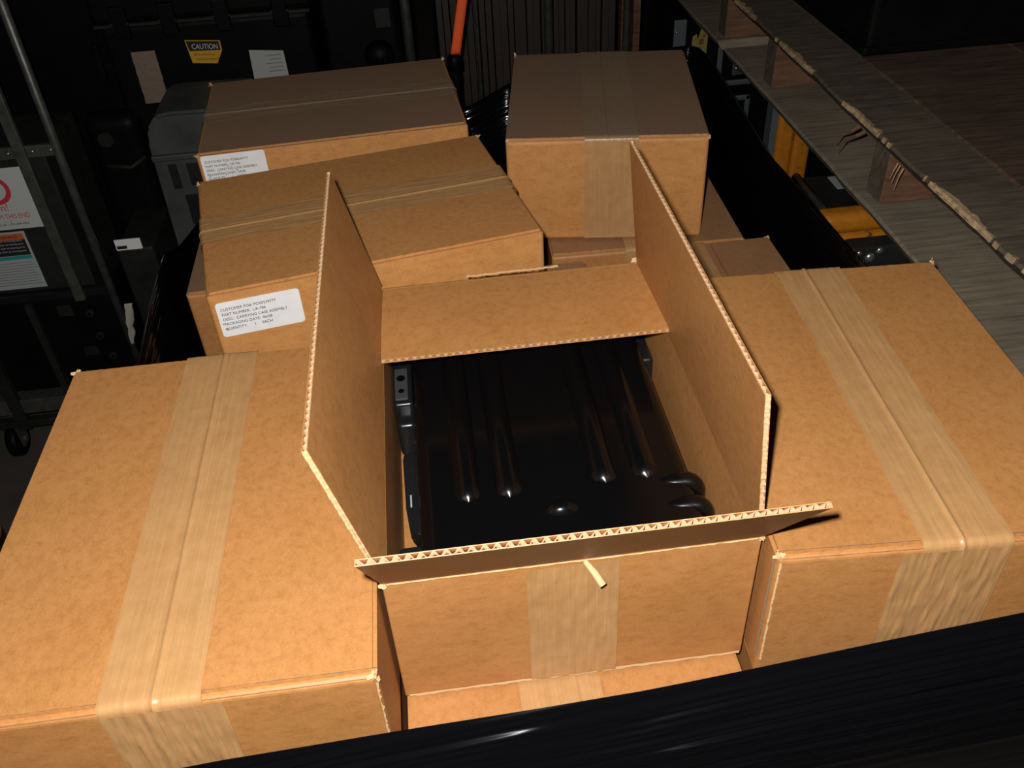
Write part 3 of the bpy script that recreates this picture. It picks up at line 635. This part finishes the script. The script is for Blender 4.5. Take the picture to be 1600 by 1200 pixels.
for x0, x1, z0, z1 in ((-0.735, -0.705, -0.492, -0.466), (-0.715, -0.686, -0.597, -0.575)):
    obj('rating_plate', kbox(x0, x1, 1.2205, 1.2222, z0, z1), DGREY, lh)
# notices
sg = obj('white_notice', kbox(-0.86, -0.6885, 1.2238, 1.2249, -0.2835, -0.157), mat('notice_paper', (0.50, 0.52, 0.49), 0.6), cb)
bm = bmesh.new(); c0 = kq(-0.758, 1.2236, -0.200); tube(bm, [Vector(c0) + Vector((0.028 * math.cos(2 * PI * k / 32), 0, 0.026 * math.sin(2 * PI * k / 32))) for k in range(33)], 0.0045, 6)
for v_ in bm.verts: v_.co.y = c0[1] + (v_.co.y - c0[1]) * 0.05
obj('red_ring_mark', bm, RED, sg)
text('notice_text', 'on!', 0.021, RED, sg, kq(-0.742, 1.2234, -0.243), align='RIGHT')
text('notice_text', 'FROM THIS END', 0.0150, RED, sg, kq(-0.709, 1.2234, -0.2605), align='RIGHT', sx=0.72)
text('notice_text', 'Inc., LP', 0.006, FAINT, sg, kq(-0.745, 1.2234, -0.2675), align='RIGHT')
text('notice_text', 'please call 1 973-684-4966', 0.0065, INK, sg, kq(-0.716, 1.2234, -0.2745), align='RIGHT')
wl = obj('warning_sticker', kbox(-0.86, -0.734, 1.2238, 1.2249, -0.4175, -0.289), GREYPAPER, cb)
obj('orange_band', kbox(-0.86, -0.7385, 1.2234, 1.2238, -0.306, -0.293), ORANGEINK, wl)
obj('black_band', kbox(-0.86, -0.7385, 1.2234, 1.2238, -0.341, -0.306), INK, wl)
obj('teal_band', kbox(-0.86, -0.7385, 1.2234, 1.2238, -0.350, -0.342), TEAL, wl)
for i in range(5): text('sticker_text', 'keep clear of moving parts', 0.0055, GREYPAPER if i else INK, wl, kq(-0.744, 1.2232, -0.3015 - i * 0.0078), align='RIGHT') if i else text('sticker_text', 'WARNING', 0.009, INK, wl, kq(-0.75, 1.2232, -0.3025), align='RIGHT')
for i in range(9):
    obj('printed_line', kbox(-0.84, -0.745 + 0.004 * (i % 3), 1.2235, 1.2238, -0.3585 - i * 0.0062, -0.357 - i * 0.0062), FAINT, wl)

# small dark box with a white card, torn strip of paper
sb = thing('dark_small_box', 'small dark box with a white card on top behind the cart post', 'box', (-0.555, 1.36, FZ))
obj('box_body', BX(-0.035, 0.04, -0.10, 0.08, 0, FZ * -1 - 0.37, r=0.006), DGREY, sb)
cdp = obj('white_card', BX(-0.03, 0.022, -0.106, -0.1035, -FZ - 0.369, -FZ - 0.345), PAPER, sb)
obj('card_print', BX(-0.028, -0.008, -0.1066, -0.106, -FZ - 0.366, -FZ - 0.359), INK, cdp)
def curl(u, v_):
    return Vector((-0.594 + 0.016 * u * (1 - 0.5 * v_) + 0.018 * (1 - v_) + 0.004 * N(v_ * 6, u, 2), 1.168 + 0.012 * math.sin(v_ * 3) * (u - 0.5), -0.544 + 0.1 * (1 - v_)))
ps = obj('paper_scrap', grid(bmesh.new(), 4, 14, curl), mat('scrap_tan', (0.42, 0.38, 0.30), 0.8), None, smooth=True)
ps.modifiers.new('thick', 'SOLIDIFY').thickness = 0.0012
tag(ps, 'torn tan strip of paper hanging beside the black catches on the cart', 'paper')

# big black case with caution sticker
bb = thing('storage_case', 'big black case at the back with yellow caution sticker', 'case', (-0.36, 1.75, FZ))
def bq(x, y, z): return (x + 0.36, y - 1.75, z - FZ)
def bbox(x0, x1, y0, y1, z0, z1, **k):
    p = bq(x0, y0, z0); q = bq(x1, y1, z1); return BX(p[0], q[0], p[1], q[1], p[2], q[2], **k)
obj('case_body', bbox(-0.575, -0.145, 1.55, 2.0, FZ, -0.012, r=0.012, seg=3), MATB, bb)
obj('case_lid', bbox(-0.585, -0.135, 1.54, 2.01, -0.008, 0.22, r=0.014, seg=3), MATB, bb)
for x in (-0.428, -0.319, -0.525, -0.20):
    ltc = obj('case_latch', bbox(x - 0.016, x + 0.016, 1.528, 1.542, -0.035, 0.03, r=0.003), MATB, bb); obj('latch_pin', TB([bq(x - 0.018, 1.531, -0.004), bq(x + 0.018, 1.531, -0.004)], 0.003, 8), DGREY, ltc)
obj('lid_gasket', bbox(-0.580, -0.140, 1.537, 1.55, -0.012, -0.006), DGREY, bb)
obj('brown_tape_patch', grid(bmesh.new(), 10, 20, lambda u, v_: Vector(bq(-0.526 + 0.050 * u + 0.0015 * N(v_ * 9, u, 4), 1.5485 - 0.0015 * abs(N(u * 5, v_ * 9, 2)), -0.178 + 0.111 * v_))), BROWNT, bb, smooth=True)
ct_ = obj('caution_sticker', poly(bmesh.new(), [bq(x, 1.5495, z) for x, z in ((-0.410, -0.0515), (-0.405, -0.100), (-0.354, -0.105), (-0.338, -0.078), (-0.338, -0.0575))][::-1], (0, -0.0008, 0)), CAUTY, bb)
ct_['label'] = 'yellow and black caution sticker'
obj('sticker_header', poly(bmesh.new(), [bq(x, 1.5484, z) for x, z in ((-0.408, -0.0535), (-0.405, -0.0745), (-0.341, -0.0775), (-0.341, -0.0590))][::-1], (0, -0.0004, 0)), INK, ct_)
text('sticker_text', 'CAUTION', 0.0150, mat('dull_white', (0.55, 0.55, 0.52), 0.6), ct_, bq(-0.399, 1.5476, -0.0705), rot=(PI / 2, 0.07, 0), sx=0.8)
text('sticker_text', 'optical surface in use', 0.0072, INK, ct_, bq(-0.399, 1.5484, -0.084), rot=(PI / 2, 0.07, 0), sx=0.72)
text('sticker_text', 'remove two persons lift', 0.0072, INK, ct_, bq(-0.394, 1.5484, -0.0945), rot=(PI / 2, 0.07, 0), sx=0.66)
pl_ = obj('paper_label', poly(bmesh.new(), [bq(x, 1.5495, z) for x, z in ((-0.283, -0.083), (-0.285, -0.150), (-0.210, -0.153), (-0.2115, -0.090))][::-1], (0, -0.0008, 0)), mat('aged_label', (0.37, 0.38, 0.35), 0.7), bb)
for i, (x0, L) in enumerate(((-0.252, 0.034), (-0.244, 0.024), (-0.252, 0.034), (-0.246, 0.028), (-0.250, 0.034))):
    obj('printed_line', bbox(x0, x0 + L, 1.5484, 1.5488, -0.0965 - i * 0.0085 - 0.0022, -0.0965 - i * 0.0085), FAINT, pl_)
# darker neighbours
nb = thing('storage_case', 'plain black case right of the caution case, with a round cable gland', 'case', (-0.04, 1.8, FZ))
obj('case_body', BX(-0.085, 0.075, -0.2, 0.2, 0, -FZ + 0.15, r=0.01, seg=3), MATB, nb)
obj('grey_patch', BX(0.03, 0.062, -0.2016, -0.2, -FZ - 0.075, -FZ - 0.035), DGREY, nb)
obj('cable_gland', TB([(0.03, -0.2, -FZ - 0.135), (0.03, -0.225, -FZ - 0.135)], [0.034, 0.026], 24), MATB, nb, smooth=True)
tl = thing('tall_locker', 'tall dark locker behind the roll cart posts', 'locker', (-0.72, 1.95, FZ))
obj('locker_body', BX(-0.2, 0.10, -0.2, 0.25, 0, 1.25, r=0.006), MATB, tl)
obj('locker_door', BX(-0.19, 0.09, -0.208, -0.2, 0.03, 1.22, r=0.003), MATB, tl)
obj('door_handle', BX(0.055, 0.07, -0.222, -0.206, 0.66, 0.74, r=0.003), MATB, tl)
# rounded black machine in front of the locker and a grey bin
mc = thing('tool_case', 'rounded black tool case between the roll cart and the grey bin', 'case', (-0.585, 1.53, FZ))
obj('case_shell', BX(-0.062, 0.055, -0.07, -0.006, 0, -FZ - 0.165, r=0.03, seg=4), MATB, mc, smooth=True, wn=True)
obj('side_wheel', TB([(-0.02, -0.073, -FZ - 0.215), (-0.02, -0.062, -FZ - 0.215)], [0.016, 0.019], 20), DGREY, mc)
obj('carry_strap', TB([(0.05, -0.07, -FZ - 0.26), (0.02, -0.085, -FZ - 0.275), (-0.03, -0.08, -FZ - 0.27)], 0.005, 8), DGREY, mc, smooth=True)
gb = thing('plastic_bin', 'grey moulded plastic bin behind the labelled boxes at the left', 'bin', (-0.40, 1.44, FZ))
bm = bmesh.new(); P_ = [(-0.105, 0), (0.12, 0), (0.12, -FZ - 0.13), (-0.035, -FZ - 0.128), (-0.06, -FZ - 0.133), (-0.082, -FZ - 0.16), (-0.086, -FZ - 0.19)]
poly(bm, [(x, -0.09, z) for x, z in P_], (0, 0.17, 0)); bmesh.ops.bevel(bm, geom=[e for e in bm.edges], offset=0.006, segments=2, affect='EDGES'); gbo = obj('bin_shell', bm, GREYP, gb)
obj('bin_rib', BX(-0.088, 0.12, -0.100, -0.088, -FZ - 0.225, -FZ - 0.212, r=0.003), GREYP, gb)
for x0, x1, z0, z1 in ((-0.062, -0.045, -0.29, -0.235), (-0.025, 0.02, -0.285, -0.236)): obj('recessed_panel', BX(x0, x1, -0.0925, -0.0895, -FZ + z0, -FZ + z1, r=0.001, seg=1), DGREY, gb)
obj('hand_hole', BX(-0.045, -0.012, -0.093, -0.0895, -FZ - 0.375, -FZ - 0.305, r=0.0012, seg=1), mat('hole_dark', (0.004,) * 3, 0.9), gb)

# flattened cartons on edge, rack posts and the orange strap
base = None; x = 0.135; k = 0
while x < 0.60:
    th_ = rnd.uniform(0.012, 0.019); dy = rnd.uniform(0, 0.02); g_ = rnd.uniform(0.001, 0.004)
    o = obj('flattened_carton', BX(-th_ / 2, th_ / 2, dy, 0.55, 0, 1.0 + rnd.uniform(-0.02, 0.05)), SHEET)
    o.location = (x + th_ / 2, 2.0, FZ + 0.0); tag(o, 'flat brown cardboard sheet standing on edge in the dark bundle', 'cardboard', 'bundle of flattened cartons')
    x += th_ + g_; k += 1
rk = thing('steel_rack', 'steel posts of the rack holding the flat cardboard sheets', 'rack', (0.3, 1.97, FZ))
for x, r in ((0.055, 0.013), (0.425, 0.012), (0.236, 0.005), (0.635, 0.010)):
    obj('post', TB([(x - 0.3, 0, 0), (x - 0.3, 0, 1.45)], r, 12), STEEL, rk, smooth=True)
obj('top_rail', TB([(-0.26, 0, 1.44), (0.35, 0, 1.44)], 0.011, 12), STEEL, rk, smooth=True)
obj('foot_rail', BX(-0.26, 0.35, -0.012, 0.012, 0, 0.02), STEEL, rk)
for x, zt, wq, lab_ in ((0.655, 0.3, 0.014, 'thin brown timber post right of the cardboard sheets'), (0.685, 0.3, 0.010, 'second brown timber post beside the flight case strip')):
    o = obj('timber_post', BX(-wq, wq, -0.02, 0.02, 0, zt - FZ, r=0.002), WOODR); o.location = (x, 2.08, FZ); tag(o, lab_, 'post')
# strap
os_ = thing('ratchet_strap', 'bright orange strap with black buckle hanging behind the boxes', 'strap', (0.15, 1.42, -0.20))
def stf2(u, v_): return Vector((0.000 + (u - 0.5) * 0.020 + 0.115 * v_ , 0.002 * math.sin(v_ * 9), 0.11 + 0.53 * v_))
so = obj('orange_webbing', grid(bmesh.new(), 3, 40, stf2), ORANGE, os_, smooth=True); so.modifiers.new('thick', 'SOLIDIFY').thickness = 0.0022
bm = bmesh.new(); tube(bm, [(-0.003, 0, 0.114), (-0.003, 0, 0.108), (-0.003, 0, 0.088), (-0.003, 0, 0.080), (-0.002, 0, 0.072), (-0.003, 0, 0.055), (-0.001, 0, 0.03), (0.0, 0, 0.0)], [0.010, 0.0145, 0.0145, 0.010, 0.0115, 0.010, 0.007, 0.005], 14)
obj('black_buckle', bm, MATB, os_, smooth=True)
pr = thing('paper_roll', 'brown paper roll standing on the floor at the left edge', 'roll', (-0.93, 0.90, FZ))
obj('roll_body', TB([(0, 0, 0), (0, 0, 0.10)], 0.055, 32), KR, pr, smooth=True, wn=True)
obj('roll_core', TB([(0, 0, 0.10), (0, 0, 0.1015)], 0.02, 24), FLU, pr)
